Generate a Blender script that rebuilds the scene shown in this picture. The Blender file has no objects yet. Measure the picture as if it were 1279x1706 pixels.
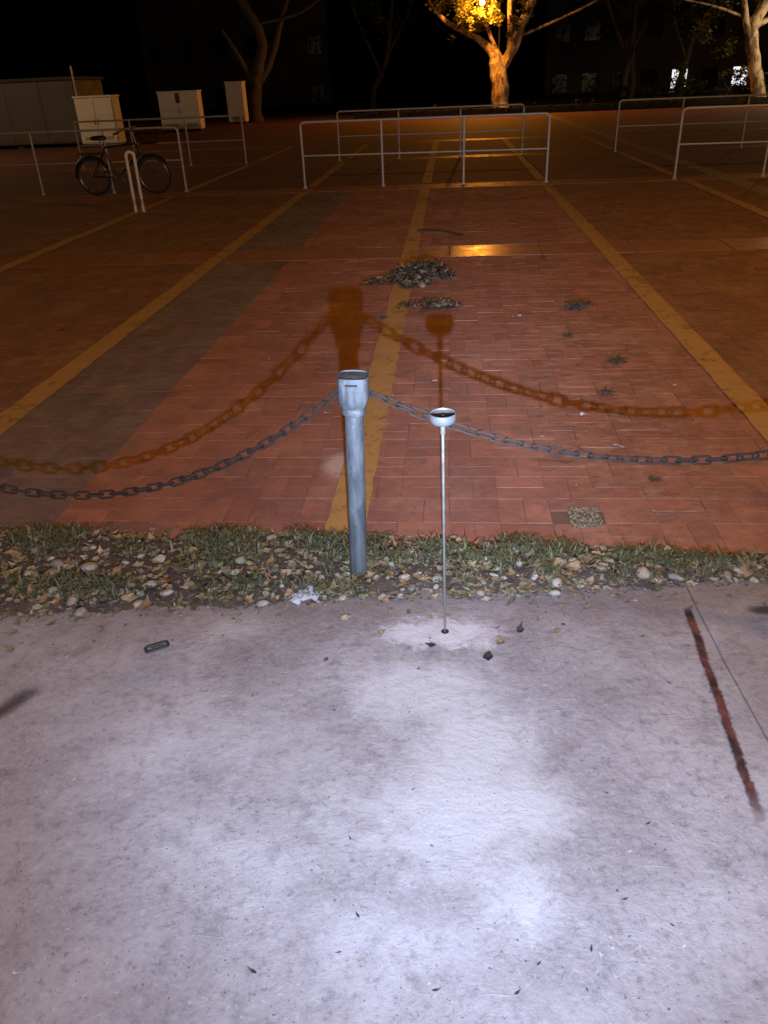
import bpy, bmesh, math, random
import numpy as np
from mathutils import Vector, Matrix, noise as mnoise
R = math.radians
random.seed(7); rng = np.random.default_rng(7)
scene = bpy.context.scene
COL = scene.collection

# ------------------------------------------------------------------ camera
F, CX, CY, CAMH = 1280.0, 639.5, 853.0, 1.5
PITCH, ROLL = R(29.1), R(2.5)
def _ray0(px, py):
    x, y = (px-CX)/F, (py-CY)/F
    x2 = x*math.cos(ROLL)-y*math.sin(ROLL); y2 = x*math.sin(ROLL)+y*math.cos(ROLL)
    return Vector((x2, math.cos(PITCH)-y2*math.sin(PITCH), -math.sin(PITCH)-y2*math.cos(PITCH)))
_v = _ray0(750, 140); YAW = math.atan2(_v.x, _v.y)
def ray(px, py):
    d = _ray0(px, py); c, s = math.cos(YAW), math.sin(YAW)
    return Vector((c*d.x-s*d.y, s*d.x+c*d.y, d.z))
def G(px, py, z=0.0):                     # pixel -> point on the ground
    d = ray(px, py); t = (z-CAMH)/d.z
    return Vector((d.x*t, d.y*t, z))
def PY(px, py, Y):                        # pixel -> point at a known distance Y
    d = ray(px, py); t = Y/d.y
    return Vector((d.x*t, Y, CAMH+d.z*t))
cam_d = bpy.data.cameras.new('camera'); cam = bpy.data.objects.new('camera', cam_d); COL.objects.link(cam)
fwd = ray(CX, CY).normalized(); right = (ray(CX+F, CY)-ray(CX, CY)).normalized(); up = -(ray(CX, CY+F)-ray(CX, CY)).normalized()
cam.matrix_world = Matrix(((right.x, up.x, -fwd.x, 0), (right.y, up.y, -fwd.y, 0), (right.z, up.z, -fwd.z, CAMH), (0, 0, 0, 1)))
cam_d.sensor_fit = 'VERTICAL'; cam_d.sensor_height = 24.0; cam_d.lens = 24.0*F/1706.0
cam_d.clip_end = 1000; cam_d.clip_start = 0.05
scene.camera = cam

# ------------------------------------------------------------------ night sky, exposure
world = bpy.data.worlds.new('World'); scene.world = world; world.use_nodes = True
wn = world.node_tree; wn.nodes.clear()
sky = wn.nodes.new('ShaderNodeTexSky'); sky.sky_type = 'NISHITA'; sky.sun_disc = False
sky.sun_elevation = R(-4); sky.sun_rotation = R(200)
bg = wn.nodes.new('ShaderNodeBackground'); bg.inputs['Strength'].default_value = 0.02
wo = wn.nodes.new('ShaderNodeOutputWorld')
wn.links.new(sky.outputs[0], bg.inputs[0]); wn.links.new(bg.outputs[0], wo.inputs[0])
vs = scene.view_settings; vs.view_transform = 'Standard'; vs.look = 'None'; vs.exposure = 0.0; vs.gamma = 1.0; vs.use_curve_mapping = False
scene.cycles.use_denoising = True
scene.cycles.max_bounces = 6
scene.cycles.sample_clamp_indirect = 4.0

# the hand torch of the photographer, held below the phone: hot spot plus wide spill
TORCH = Vector((0.012, 0.0, 1.11)); TORCH_POWER = 3300.0; TORCH_AIM = Vector((0.25, 6.2, 0.0))
TORCH_COL = (0.50, 0.65, 1.0)
TORCH_PROFILE = [(0, .74), (4, .62), (8, .42), (12, .285), (17, .185), (23, .128), (30, .096), (40, .092), (50, .046), (62, .018), (80, .004)]
td = bpy.data.lights.new('torch_beam', 'SPOT'); td.energy = TORCH_POWER; td.color = TORCH_COL
td.spot_size = R(170); td.spot_blend = 0.3; td.shadow_soft_size = 0.010
td.use_nodes = True
tn = td.node_tree; em = [n for n in tn.nodes if n.type == 'EMISSION'][0]
tc = tn.nodes.new('ShaderNodeTexCoord'); sx = tn.nodes.new('ShaderNodeSeparateXYZ')
ab = tn.nodes.new('ShaderNodeMath'); ab.operation = 'ABSOLUTE'
ac = tn.nodes.new('ShaderNodeMath'); ac.operation = 'ARCCOSINE'
dv = tn.nodes.new('ShaderNodeMath'); dv.operation = 'DIVIDE'; dv.inputs[1].default_value = R(90)
fc = tn.nodes.new('ShaderNodeFloatCurve')
nv = tn.nodes.new('ShaderNodeVectorMath'); nv.operation = 'NORMALIZE'
tn.links.new(tc.outputs['Normal'], nv.inputs[0]); tn.links.new(nv.outputs[0], sx.inputs[0]); tn.links.new(sx.outputs[2], ab.inputs[0])
tn.links.new(ab.outputs[0], ac.inputs[0]); tn.links.new(ac.outputs[0], dv.inputs[0]); tn.links.new(dv.outputs[0], fc.inputs['Value'])
tn.links.new(fc.outputs[0], em.inputs['Strength'])
cu = fc.mapping.curves[0]
pts = [(a/90.0, v) for a, v in TORCH_PROFILE] + [(1.0, 0.0)]
cu.points[0].location = pts[0]; cu.points[1].location = pts[-1]
for p in pts[1:-1]: cu.points.new(*p)
for p in cu.points: p.handle_type = 'VECTOR'
fc.mapping.update()
torch = bpy.data.objects.new('torch_beam', td); COL.objects.link(torch)
torch.location = TORCH; torch.rotation_euler = (TORCH_AIM-TORCH).to_track_quat('-Z', 'Y').to_euler()

# ------------------------------------------------------------------ helpers
def tag(o, label=None, cat=None, group=None, kind=None):
    if label: o['label'] = label
    if cat: o['category'] = cat
    if group: o['group'] = group
    if kind: o['kind'] = kind
    return o
def empty(name, loc=(0, 0, 0), rot=(0, 0, 0)):
    o = bpy.data.objects.new(name, None); COL.objects.link(o); o.location = loc; o.rotation_euler = rot
    o.empty_display_size = 0.1
    return o
def meshobj(name, verts, faces, mat, parent=None, smooth=False, loc=None):
    me = bpy.data.meshes.new(name); me.from_pydata([tuple(v) for v in verts], [], faces); me.update()
    if smooth:
        me.polygons.foreach_set('use_smooth', [True]*len(me.polygons))
    for m in (mat if isinstance(mat, (list, tuple)) else [mat]): me.materials.append(m)
    o = bpy.data.objects.new(name, me); COL.objects.link(o)
    if parent: o.parent = parent
    if loc is not None: o.location = loc
    return o
class MB:
    """collects shapes into one mesh"""
    def __init__(s): s.v = []; s.f = []
    def add(s, v, f):
        n = len(s.v); s.v += [Vector(p) for p in v]; s.f += [tuple(i+n for i in q) for q in f]; return s
    def box(s, lo, hi, bev=0.0):
        bm = bmesh.new(); bmesh.ops.create_cube(bm, size=1)
        lo, hi = Vector(lo), Vector(hi)
        for v in bm.verts: v.co = Vector([(lo[i]+hi[i])/2+v.co[i]*(hi[i]-lo[i]) for i in range(3)])
        if bev: bmesh.ops.bevel(bm, geom=bm.edges[:], offset=bev, segments=2, affect='EDGES')
        bm.verts.ensure_lookup_table(); bm.verts.index_update()
        s.add([v.co.copy() for v in bm.verts], [[v.index for v in f.verts] for f in bm.faces]); bm.free(); return s
    def lathe(s, prof, n=24, c=(0, 0, 0), sq=0.0, cap=True):
        V = []; c = Vector(c)
        for r, z in prof:
            for k in range(n):
                a = 2*math.pi*k/n; k2 = 1.0
                if sq: k2 = 1.0/max(abs(math.cos(a))**8+abs(math.sin(a))**8, 1e-9)**(1/8.0); k2 = 1+(k2-1)*sq
                V.append(c+Vector((r*k2*math.cos(a), r*k2*math.sin(a), z)))
        Fc = [(i*n+k, i*n+(k+1) % n, (i+1)*n+(k+1) % n, (i+1)*n+k) for i in range(len(prof)-1) for k in range(n)]
        if cap: Fc += [tuple(range(n))[::-1], tuple((len(prof)-1)*n+k for k in range(n))]
        return s.add(V, Fc)
    def tube(s, pts, rad, n=10, closed=False, wob=0.0, cap=True):
        pts = [Vector(p) for p in pts]; m = len(pts)
        rad = rad if isinstance(rad, (list, tuple)) else [rad]*m
        V = []; ref = None
        for i, p in enumerate(pts):
            a = pts[(i-1) % m] if closed else pts[max(i-1, 0)]
            b = pts[(i+1) % m] if closed else pts[min(i+1, m-1)]
            t = (b-a).normalized()
            if ref is None: ref = Vector((0, 0, 1)) if abs(t.z) < .9 else Vector((0, 1, 0))
            u = (ref-t*ref.dot(t)).normalized(); w = t.cross(u); ref = u
            for k in range(n):
                an = 2*math.pi*k/n; r = rad[i]
                q = p+(u*math.cos(an)+w*math.sin(an))*r
                if wob: q += (q-p)*wob*mnoise.noise(q*2.3/max(r*4, .3))
                V.append(q)
        seg = m if closed else m-1
        Fc = [(i*n+k, i*n+(k+1) % n, ((i+1) % m)*n+(k+1) % n, ((i+1) % m)*n+k) for i in range(seg) for k in range(n)]
        if cap and not closed: Fc += [tuple(range(n))[::-1], tuple((m-1)*n+k for k in range(n))]
        return s.add(V, Fc)
    def build(s, name, mat, parent=None, smooth=False, loc=None):
        o = meshobj(name, s.v, s.f, mat, parent, False, loc)
        bm = bmesh.new(); bm.from_mesh(o.data); bmesh.ops.recalc_face_normals(bm, faces=bm.faces); bm.to_mesh(o.data); bm.free()
        if smooth:
            me = o.data; me.polygons.foreach_set('use_smooth', [True]*len(me.polygons))
            me.set_sharp_from_angle(angle=R(40))
        return o
def smooth_path(pts, n=6):
    P = [Vector(p) for p in pts]; out = []
    for i in range(len(P)-1):
        p0, p1, p2, p3 = P[max(i-1, 0)], P[i], P[i+1], P[min(i+2, len(P)-1)]
        for k in range(n):
            t = k/n
            out.append(0.5*((2*p1)+(p2-p0)*t+(2*p0-5*p1+4*p2-p3)*t*t+(3*p1-p0-3*p2+p3)*t**3))
    out.append(P[-1]); return out
def lerp_list(vals, m):
    return [float(np.interp(i/(m-1)*(len(vals)-1), range(len(vals)), vals)) for i in range(m)]

# ------------------------------------------------------------------ materials
class NT:
    def __init__(s, name):
        s.m = bpy.data.materials.new(name); s.m.use_nodes = True; s.t = s.m.node_tree
        s.b = s.t.nodes['Principled BSDF']; s.out = s.t.nodes['Material Output']
        s._p = None
    def n(s, t, **k):
        x = s.t.nodes.new(t)
        for a, b in k.items(): setattr(x, a, b)
        return x
    def L(s, a, b): s.t.links.new(a, b)
    def pos(s):
        if s._p is None: s._p = s.n('ShaderNodeNewGeometry').outputs['Position']
        return s._p
    def obj(s): return s.n('ShaderNodeTexCoord').outputs['Object']
    def noise(s, vec, scale, detail=4, rough=.55, dist=0.0):
        x = s.n('ShaderNodeTexNoise'); x.inputs['Scale'].default_value = scale; x.inputs['Detail'].default_value = detail
        x.inputs['Roughness'].default_value = rough; x.inputs['Distortion'].default_value = dist
        s.L(vec, x.inputs['Vector']); return x.outputs[0]
    def voro(s, vec, scale, feat='F1'):
        x = s.n('ShaderNodeTexVoronoi', feature=feat); x.inputs['Scale'].default_value = scale; s.L(vec, x.inputs['Vector']); return x
    def map(s, v, a, b, c=0.0, d=1.0, smooth=True):
        x = s.n('ShaderNodeMapRange'); x.interpolation_type = 'SMOOTHSTEP' if smooth else 'LINEAR'
        s.L(v, x.inputs[0])
        for i, q in enumerate((a, b, c, d)): x.inputs[i+1].default_value = q
        return x.outputs[0]
    def math(s, op, a, b=None):
        x = s.n('ShaderNodeMath', operation=op)
        for i, q in enumerate((a, b)):
            if q is None: continue
            if isinstance(q, (int, float)): x.inputs[i].default_value = q
            else: s.L(q, x.inputs[i])
        return x.outputs[0]
    def mix(s, f, a, b, mode='MIX'):
        x = s.n('ShaderNodeMix', data_type='RGBA', blend_type=mode)
        for i, q in ((0, f), (6, a), (7, b)):
            if isinstance(q, (int, float)): x.inputs[i].default_value = q
            elif isinstance(q, tuple): x.inputs[i].default_value = (*q, 1)
            else: s.L(q, x.inputs[i])
        return x.outputs[2]
    def scale(s, vec, sc):
        x = s.n('ShaderNodeVectorMath', operation='MULTIPLY'); s.L(vec, x.inputs[0]); x.inputs[1].default_value = sc; return x.outputs[0]
    def ellipse(s, c, r, wob, wscale, edge=(0.75, 1.15)):
        """1 inside a ragged ellipse on the ground"""
        p = s.pos(); x = s.n('ShaderNodeVectorMath', operation='SUBTRACT'); s.L(p, x.inputs[0]); x.inputs[1].default_value = (c[0], c[1], 0)
        y = s.scale(x.outputs[0], (1/r[0], 1/r[1], 0)); l = s.n('ShaderNodeVectorMath', operation='LENGTH'); s.L(y, l.inputs[0])
        nz = s.noise(p, wscale, 5, .6)
        d = s.math('ADD', l.outputs['Value'], s.math('MULTIPLY', s.math('SUBTRACT', nz, .5), wob))
        return s.map(d, edge[0], edge[1], 1.0, 0.0)
    def col(s, c):
        if isinstance(c, tuple): s.b.inputs['Base Color'].default_value = (*c, 1)
        else: s.L(c, s.b.inputs['Base Color'])
        return s
    def rough(s, r):
        if isinstance(r, (int, float)): s.b.inputs['Roughness'].default_value = r
        else: s.L(r, s.b.inputs['Roughness'])
        return s
    def metal(s, m): s.b.inputs['Metallic'].default_value = m; return s
    def spec(s, v): s.b.inputs['Specular IOR Level'].default_value = v; return s
    def bump(s, h, strength, dist=0.01):
        x = s.n('ShaderNodeBump'); x.inputs['Strength'].default_value = strength; x.inputs['Distance'].default_value = dist
        s.L(h, x.inputs['Height']); s.L(x.outputs[0], s.b.inputs['Normal']); return s

def mat_plain(name, c, rough=.6, metal=0.0, var=.25, scale=8.0, bump=.15):
    t = NT(name); p = t.obj(); nz = t.noise(p, scale, 5, .6)
    t.col(t.mix(nz, tuple(x*(1-var) for x in c), tuple(min(1, x*(1+var)) for x in c))).metal(metal)
    t.rough(t.map(nz, .3, .7, max(rough-.12, .05), min(rough+.12, 1)))
    if bump: t.bump(t.noise(p, scale*6, 3), bump, .004)
    return t.m

def mat_brick(name, base, kind):
    t = NT(name); p = t.pos()
    if kind == 'object': rnd = t.n('ShaderNodeObjectInfo').outputs['Random']
    elif kind == 'attr':
        a = t.n('ShaderNodeAttribute'); a.attribute_name = 'rnd'; rnd = a.outputs['Fac']
    c = tuple(base)
    col = t.mix(rnd, tuple(x*.78 for x in c), tuple(x*1.2 for x in c))
    tint = t.map(t.math('FRACT', t.math('MULTIPLY', rnd, 7.31)), .7, 1.0, 0, .55)
    col = t.mix(tint, col, (c[0]*.72, c[1]*1.0, c[2]*1.25))
    g = t.noise(p, 220, 3, .7); col = t.mix(t.map(g, .35, .75, 0, .5), col, tuple(x*.62 for x in c))
    big = t.noise(p, 1.7, 6, .62); col = t.mix(t.map(big, .45, .72, 0, .6), col, (c[0]*1.35, c[1]*1.75, c[2]*1.8))
    gr = t.noise(p, 7.5, 8, .72, .8); col = t.mix(t.map(gr, .42, .66, 0, .55), col, (c[0]*.55, c[1]*.72, c[2]*.75))
    du = t.noise(t.scale(p, (1.0, 1.7, 1)), 13, 8, .74, .5); col = t.mix(t.map(du, .50, .70, 0, .55), col, (.37, .20, .13))
    sp0 = t.voro(p, 34); col = t.mix(t.math('MULTIPLY', t.map(sp0.outputs['Distance'], .08, .2, 1, 0), t.map(t.noise(p, 5, 3), .55, .65)), col, (.07, .035, .022))
    dirt = t.noise(p, 4.3, 7, .68, .4); col = t.mix(t.map(dirt, .53, .70, 0, .5), col, (c[0]*.45, c[1]*.5, c[2]*.5))
    # pale sandy dust trodden along the middle of the bay, and a pale spill by the post
    fx = t.ellipse((0.85, 4.3), (.55, 2.2), 1.1, 3.0, (.3, 1.3)); sn = t.noise(t.scale(p, (1, 2.2, 1)), 9, 6, .7)
    col = t.mix(t.math('MULTIPLY', fx, t.map(sn, .46, .64, 0, .62)), col, (.44, .26, .17))
    md = t.noise(t.scale(p, (1, 1.6, 1)), 5.2, 8, .72, .9); col = t.mix(t.math('MULTIPLY', t.ellipse((0.75, 4.6), (.8, 2.6), .8, 3.0, (.4, 1.3)), t.map(md, .56, .66, 0, .7)), col, (.12, .062, .038))
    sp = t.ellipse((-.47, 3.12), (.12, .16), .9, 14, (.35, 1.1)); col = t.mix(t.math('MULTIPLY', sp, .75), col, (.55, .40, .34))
    t.col(col).rough(t.map(dirt, .3, .7, .78, .95)).spec(.25)
    h = t.math('ADD', t.math('MULTIPLY', t.noise(p, 160, 4, .7), .5), t.math('MULTIPLY', t.noise(p, 30, 5, .65), .8))
    t.bump(h, .8, .005)
    return t.m
RED = (.345, .135, .085); SIDE = (.25, .105, .055); GREY = (.205, .125, .105)
M = {}
M['brick_o'] = mat_brick('red_brick', RED, 'object'); M['brick_a'] = mat_brick('red_brick_field', RED, 'attr')
M['side_o'] = mat_brick('brown_brick', SIDE, 'object'); M['side_a'] = mat_brick('brown_brick_field', SIDE, 'attr')
M['grey_o'] = mat_brick('grey_brick', GREY, 'object'); M['grey_a'] = mat_brick('grey_brick_field', GREY, 'attr')

def mat_sand():
    t = NT('joint_sand'); p = t.pos(); nz = t.noise(p, 60, 5, .7)
    t.col(t.mix(nz, (.10, .05, .032), (.21, .115, .075))).rough(.95).bump(t.noise(p, 300, 3), .5, .003); return t.m
M['sand'] = mat_sand()
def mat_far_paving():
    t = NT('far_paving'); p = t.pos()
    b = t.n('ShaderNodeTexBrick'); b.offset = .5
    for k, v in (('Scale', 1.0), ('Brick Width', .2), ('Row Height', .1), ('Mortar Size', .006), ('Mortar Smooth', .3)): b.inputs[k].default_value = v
    b.inputs['Color1'].default_value = (*[x*.42 for x in RED], 1); b.inputs['Color2'].default_value = (*[x*.6 for x in RED], 1); b.inputs['Mortar'].default_value = (.09, .05, .035, 1)  # darkened copy of the red brick, so the distance looks unlit
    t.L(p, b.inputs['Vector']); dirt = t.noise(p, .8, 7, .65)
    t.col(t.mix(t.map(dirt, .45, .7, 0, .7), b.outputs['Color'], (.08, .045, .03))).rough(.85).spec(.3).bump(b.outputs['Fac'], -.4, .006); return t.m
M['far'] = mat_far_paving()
def mat_slab(name='smooth_granite', ra=.24, rb=.36):
    t = NT(name); p = t.pos(); nz = t.noise(p, 3, 6, .6)
    t.col(t.mix(nz, (.28, .125, .078), (.40, .19, .12))).rough(t.map(t.noise(p, 7, 5), .3, .7, ra, rb)).spec(.065).bump(t.noise(p, 120, 4), .08, .002); return t.m
M['slab'] = mat_slab(); M['slab_dull'] = mat_slab('dull_granite', .46, .6)
def mat_paint(name, c, thr, vec_scale=22):
    t = NT(name); p = t.pos()
    w = t.noise(p, vec_scale, 9, .74, .6); big = t.noise(p, 2.2, 4, .6)
    col = t.mix(t.noise(p, 6, 6, .65), tuple(x*.8 for x in c), tuple(min(1, x*1.15) for x in c))
    col = t.mix(t.map(t.noise(p, 14, 6, .7), .55, .75, 0, .6), col, (.25, .12, .06))
    t.col(col).rough(.75).bump(t.noise(p, 90, 4), .35, .003)
    lev = t.math('ADD', w, t.math('MULTIPLY', t.math('SUBTRACT', big, .5), .45))
    al = t.map(lev, thr-.08, thr+.16, .1, .94); t.L(al, t.b.inputs['Alpha']); return t.m
M['yellow'] = mat_paint('worn_yellow_paint', (.45, .24, .07), .33, 11)

def mat_concrete():
    t = NT('concrete'); p = t.pos()
    n1 = t.noise(p, 2.3, 8, .62, .4); n2 = t.noise(p, 11, 7, .65); n3 = t.noise(p, 70, 4, .7)
    col = t.mix(t.map(n1, .3, .7), (.26, .225, .22), (.41, .375, .37))
    col = t.mix(t.map(n2, .5, .72, 0, .55), col, (.145, .13, .125))
    col = t.mix(t.map(n3, .45, .75, 0, .45), col, (.44, .42, .42))
    mot = t.noise(p, 34, 7, .78, 0.0); col = t.mix(t.map(mot, .50, .66, 0, .55), col, (.13, .115, .115)); col = t.mix(t.map(mot, .46, .30, 0, .38), col, (.5, .48, .48))
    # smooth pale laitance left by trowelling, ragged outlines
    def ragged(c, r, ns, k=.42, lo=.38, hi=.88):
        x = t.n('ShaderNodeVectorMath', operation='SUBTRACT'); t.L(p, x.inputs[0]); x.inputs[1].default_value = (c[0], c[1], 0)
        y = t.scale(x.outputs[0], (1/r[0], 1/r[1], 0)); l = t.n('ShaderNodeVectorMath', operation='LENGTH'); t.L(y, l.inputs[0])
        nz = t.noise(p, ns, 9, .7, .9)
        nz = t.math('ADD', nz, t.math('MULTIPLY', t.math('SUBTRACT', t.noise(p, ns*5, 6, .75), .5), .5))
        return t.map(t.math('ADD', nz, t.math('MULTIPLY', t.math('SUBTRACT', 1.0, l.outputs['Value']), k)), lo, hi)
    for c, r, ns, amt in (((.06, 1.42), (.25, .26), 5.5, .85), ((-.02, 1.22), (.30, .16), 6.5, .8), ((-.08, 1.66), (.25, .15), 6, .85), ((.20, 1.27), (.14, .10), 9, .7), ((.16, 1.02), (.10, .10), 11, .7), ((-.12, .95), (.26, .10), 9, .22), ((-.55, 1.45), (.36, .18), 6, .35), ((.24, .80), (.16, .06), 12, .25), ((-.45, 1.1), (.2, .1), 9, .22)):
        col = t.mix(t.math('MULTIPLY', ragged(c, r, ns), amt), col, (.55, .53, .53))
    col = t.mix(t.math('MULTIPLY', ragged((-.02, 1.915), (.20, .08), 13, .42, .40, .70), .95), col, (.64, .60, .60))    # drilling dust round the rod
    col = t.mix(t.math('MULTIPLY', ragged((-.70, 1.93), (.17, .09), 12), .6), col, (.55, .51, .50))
    # brown earth washed out of the strip
    yv = t.n('ShaderNodeSeparateXYZ'); t.L(p, yv.inputs[0])
    e = t.math('ADD', yv.outputs[1], t.math('MULTIPLY', t.math('SUBTRACT', t.noise(p, 6, 6, .65), .5), .55))
    col = t.mix(t.map(e, 1.72, 2.2, 0, .6), col, (.17, .12, .095))
    col = t.mix(t.math('MULTIPLY', t.ellipse((1.02, 2.055), (.09, .03), .7, 14, (.5, 1.1)), .9), col, (.028, .032, .036))   # small dark patch on the right
    # pits and specks, trowel scratches
    pit = t.math('MULTIPLY', t.map(t.noise(p, 120, 2, .6, .4), .665, .72), t.map(t.noise(p, 6, 3), .35, .6, .15, 1)); col = t.mix(t.math('MULTIPLY', pit, .85), col, (.065, .058, .06))
    w2 = t.math('MULTIPLY', t.map(t.noise(p, 75, 3, .6, .6), .66, .72), t.map(t.noise(p, 8, 2), .45, .6)); col = t.mix(t.math('MULTIPLY', w2, .7), col, (.65, .63, .62))
    sv = t.n('ShaderNodeMapping'); sv.inputs['Rotation'].default_value = (0, 0, R(-38)); sv.inputs['Scale'].default_value = (5, 90, 1); t.L(p, sv.inputs[0])
    scr = t.noise(sv.outputs[0], 1.0, 4, .6, .5); smask = t.map(t.noise(p, 3.5, 3), .48, .62)
    sc = t.math('MULTIPLY', t.map(scr, .62, .72), smask); col = t.mix(t.math('MULTIPLY', sc, .35), col, (.6, .58, .58))
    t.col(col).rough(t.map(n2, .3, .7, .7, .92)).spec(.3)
    h = t.math('ADD', t.math('ADD', t.math('MULTIPLY', t.noise(p, 7, 6, .6), 2.2), t.math('MULTIPLY', t.noise(p, 55, 6, .7), .8)), t.math('ADD', t.math('MULTIPLY', pit, -.6), t.math('MULTIPLY', sc, .25)))
    t.bump(h, .75, .007)
    return t.m
M['concrete'] = mat_concrete()
M['red_paint'] = None
def mat_spray(name, cx, w, y0, y1):
    t = NT(name); p = t.pos(); s = t.n('ShaderNodeSeparateXYZ'); t.L(p, s.inputs[0])
    nz = t.noise(p, 26, 6, .7); nb = t.noise(p, 7, 4, .6)
    line = t.math('ADD', s.outputs[0], t.math('MULTIPLY', t.math('SUBTRACT', nb, .5), .012))
    line = t.math('SUBTRACT', line, t.math('MULTIPLY', t.math('SUBTRACT', s.outputs[1], 1.7), .06))
    d = t.math('DIVIDE', t.math('ABSOLUTE', t.math('SUBTRACT', line, cx)), w)
    d = t.math('ADD', d, t.math('MULTIPLY', t.math('SUBTRACT', t.noise(p, 70, 6, .75), .5), 1.5))
    a = t.map(d, .35, 1.15, .92, 0)
    ends = t.math('MULTIPLY', t.map(t.math('ADD', s.outputs[1], t.math('MULTIPLY', nz, .08)), y0, y0+.16, 0, 1), t.map(t.math('ADD', s.outputs[1], t.math('MULTIPLY', nz, .05)), y1-.03, y1+.02, 1, 0))
    t.L(t.math('MULTIPLY', a, ends), t.b.inputs['Alpha'])
    t.col(t.mix(t.map(t.noise(p, 13, 5, .7), .38, .62), (.026, .011, .009), (.16, .045, .036))).rough(.8); return t.m
def mat_soil():
    t = NT('strip_soil'); p = t.pos(); n1 = t.noise(p, 18, 7, .7); n2 = t.noise(p, 120, 4, .7)
    c = t.mix(n1, (.03, .022, .015), (.13, .09, .06)); c = t.mix(t.map(n2, .5, .7, 0, .6), c, (.20, .15, .11))
    t.col(c).rough(.95).bump(t.math('ADD', n1, n2), .9, .008); return t.m
M['soil'] = mat_soil()
def mat_random(name, ramp, rough=.75, nscale=40, amt=.4, src='object', transl=0.0):
    """colour drawn from a ramp per object (or per piece of a mesh)"""
    t = NT(name)
    if src == 'object': r = t.n('ShaderNodeObjectInfo').outputs['Random']
    else: r = t.n('ShaderNodeNewGeometry').outputs['Random Per Island']
    cr = t.n('ShaderNodeValToRGB'); cr.color_ramp.interpolation = 'LINEAR'
    e = cr.color_ramp.elements
    for i, c in enumerate(ramp):
        x = e[i] if i < 2 else e.new(1.0)
        x.position = i/(len(ramp)-1); x.color = (*c, 1)
    t.L(r, cr.inputs[0]); nz = t.noise(t.pos(), nscale, 5, .65)
    c = t.mix(t.map(nz, .35, .7, 0, amt), cr.outputs[0], (.05, .04, .03))
    t.col(c).rough(rough).spec(.3)
    if transl: t.b.inputs['Subsurface Weight'].default_value = 0.0
    t.bump(nz, .3, .003); return t.m
STONES = [(.25, .23, .19), (.40, .35, .28), (.17, .16, .14), (.34, .26, .18), (.48, .42, .34), (.21, .20, .14)]
M['stone'] = mat_random('pebble', STONES); M['gravel'] = mat_random('gravel', [(.10, .085, .065), (.17, .14, .10), (.07, .06, .05), (.22, .18, .13), (.12, .09, .06)], src='island')
DRY = [(.22, .12, .05), (.36, .22, .11), (.13, .075, .03), (.42, .29, .16), (.25, .19, .08)]
M['dry'] = mat_random('dry_leaf', DRY, .7, 60, .5); M['litter'] = mat_random('leaf_litter', [(.05, .026, .012), (.09, .05, .022), (.03, .018, .010), (.12, .07, .035), (.04, .025, .012), (.07, .04, .018), (.05, .03, .014), (.34, .26, .15), (.06, .035, .016), (.42, .33, .2)], .75, 60, .45, 'island')
M['fragments'] = mat_random('leaf_fragments', [(.13, .10, .06), (.25, .19, .11), (.36, .27, .16), (.17, .18, .08), (.38, .25, .13), (.06, .055, .03), (.33, .30, .19)], .8, 50, .4, 'island')
M['grass'] = mat_random('weed_blades', [(.05, .078, .027), (.10, .125, .048), (.18, .17, .075), (.06, .062, .03), (.24, .18, .095), (.11, .085, .045)], .6, 30, .3, 'island')
M['darkleaf'] = mat_plain('dark_leaf', (.035, .025, .025), .7)
M['white_scrap'] = mat_plain('white_plaster', (.42, .42, .42), .85, 0, .12, 30, .6)
M['paper'] = mat_plain('paper_scrap', (.5, .45, .40), .7)
M['clod'] = mat_random('earth_clod', [(.06, .05, .03), (.12, .08, .04), (.03, .03, .02)], .95, 80, .5, 'island')
def mat_galv():
    t = NT('painted_galvanised_pipe'); p = t.obj()
    n = t.noise(t.scale(p, (1, 1, .18)), 38, 7, .68); n2 = t.noise(p, 75, 6, .72); n3 = t.noise(t.scale(p, (1, 1, .5)), 16, 7, .7, .8)
    c = t.mix(t.map(n, .32, .68), (.054, .062, .066), (.128, .136, .134))
    c = t.mix(t.map(n3, .55, .66, 0, .75), c, (.20, .19, .175)); c = t.mix(t.map(t.noise(p, 11, 7, .7, .5), .57, .66, 0, .6), c, (.05, .055, .055))
    c = t.mix(t.map(n2, .60, .68, 0, .85), c, (.035, .028, .022)); c = t.mix(t.map(t.noise(p, 27, 6, .7), .64, .70, 0, .7), c, (.11, .055, .03))
    t.col(c).metal(.2).rough(t.map(n, .3, .7, .45, .75)).bump(t.math('ADD', n2, n3), .5, .003); return t.m
M['galv'] = mat_galv()
M['chain'] = mat_plain('weathered_chain_steel', (.026, .012, .006), .85, .0, .4, 60)
M['rod'] = mat_plain('rod_steel', (.26, .25, .22), .4, .7, .1, 30, 0)
M['cup'] = mat_plain('brushed_cup_steel', (.14, .143, .143), .38, .45, .06, 30, 0)
M['cup_in'] = mat_plain('dark_cup_lining', (.03, .02, .018), .8)
M['rail'] = mat_plain('stainless_rail', (.46, .41, .38), .45, .2, .15, 20, .05)
M['ubar'] = mat_plain('pale_painted_steel', (.72, .66, .62), .5, .1, .15, 20, .1)
M['black'] = mat_plain('black_plastic', (.02, .02, .02), .5)
M['tyre'] = mat_plain('tyre_rubber', (.02, .02, .02), .85)
M['rim'] = mat_plain('alloy_rim', (.2, .185, .17), .3, .7, .1)
M['bike'] = mat_plain('dark_bike_paint', (.015, .015, .016), .5, .1)
M['pole'] = mat_plain('dark_green_pole', (.02, .025, .02), .5, .3)
M['cab_white'] = mat_plain('white_cabinet_paint', (.78, .70, .64), .6, 0, .08, 2)
M['cab_grey'] = mat_plain('grey_panel_paint', (.085, .075, .066), .65, 0, .12, 1.5)
M['plinth'] = mat_plain('plinth_concrete', (.05, .045, .04), .9)
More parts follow.
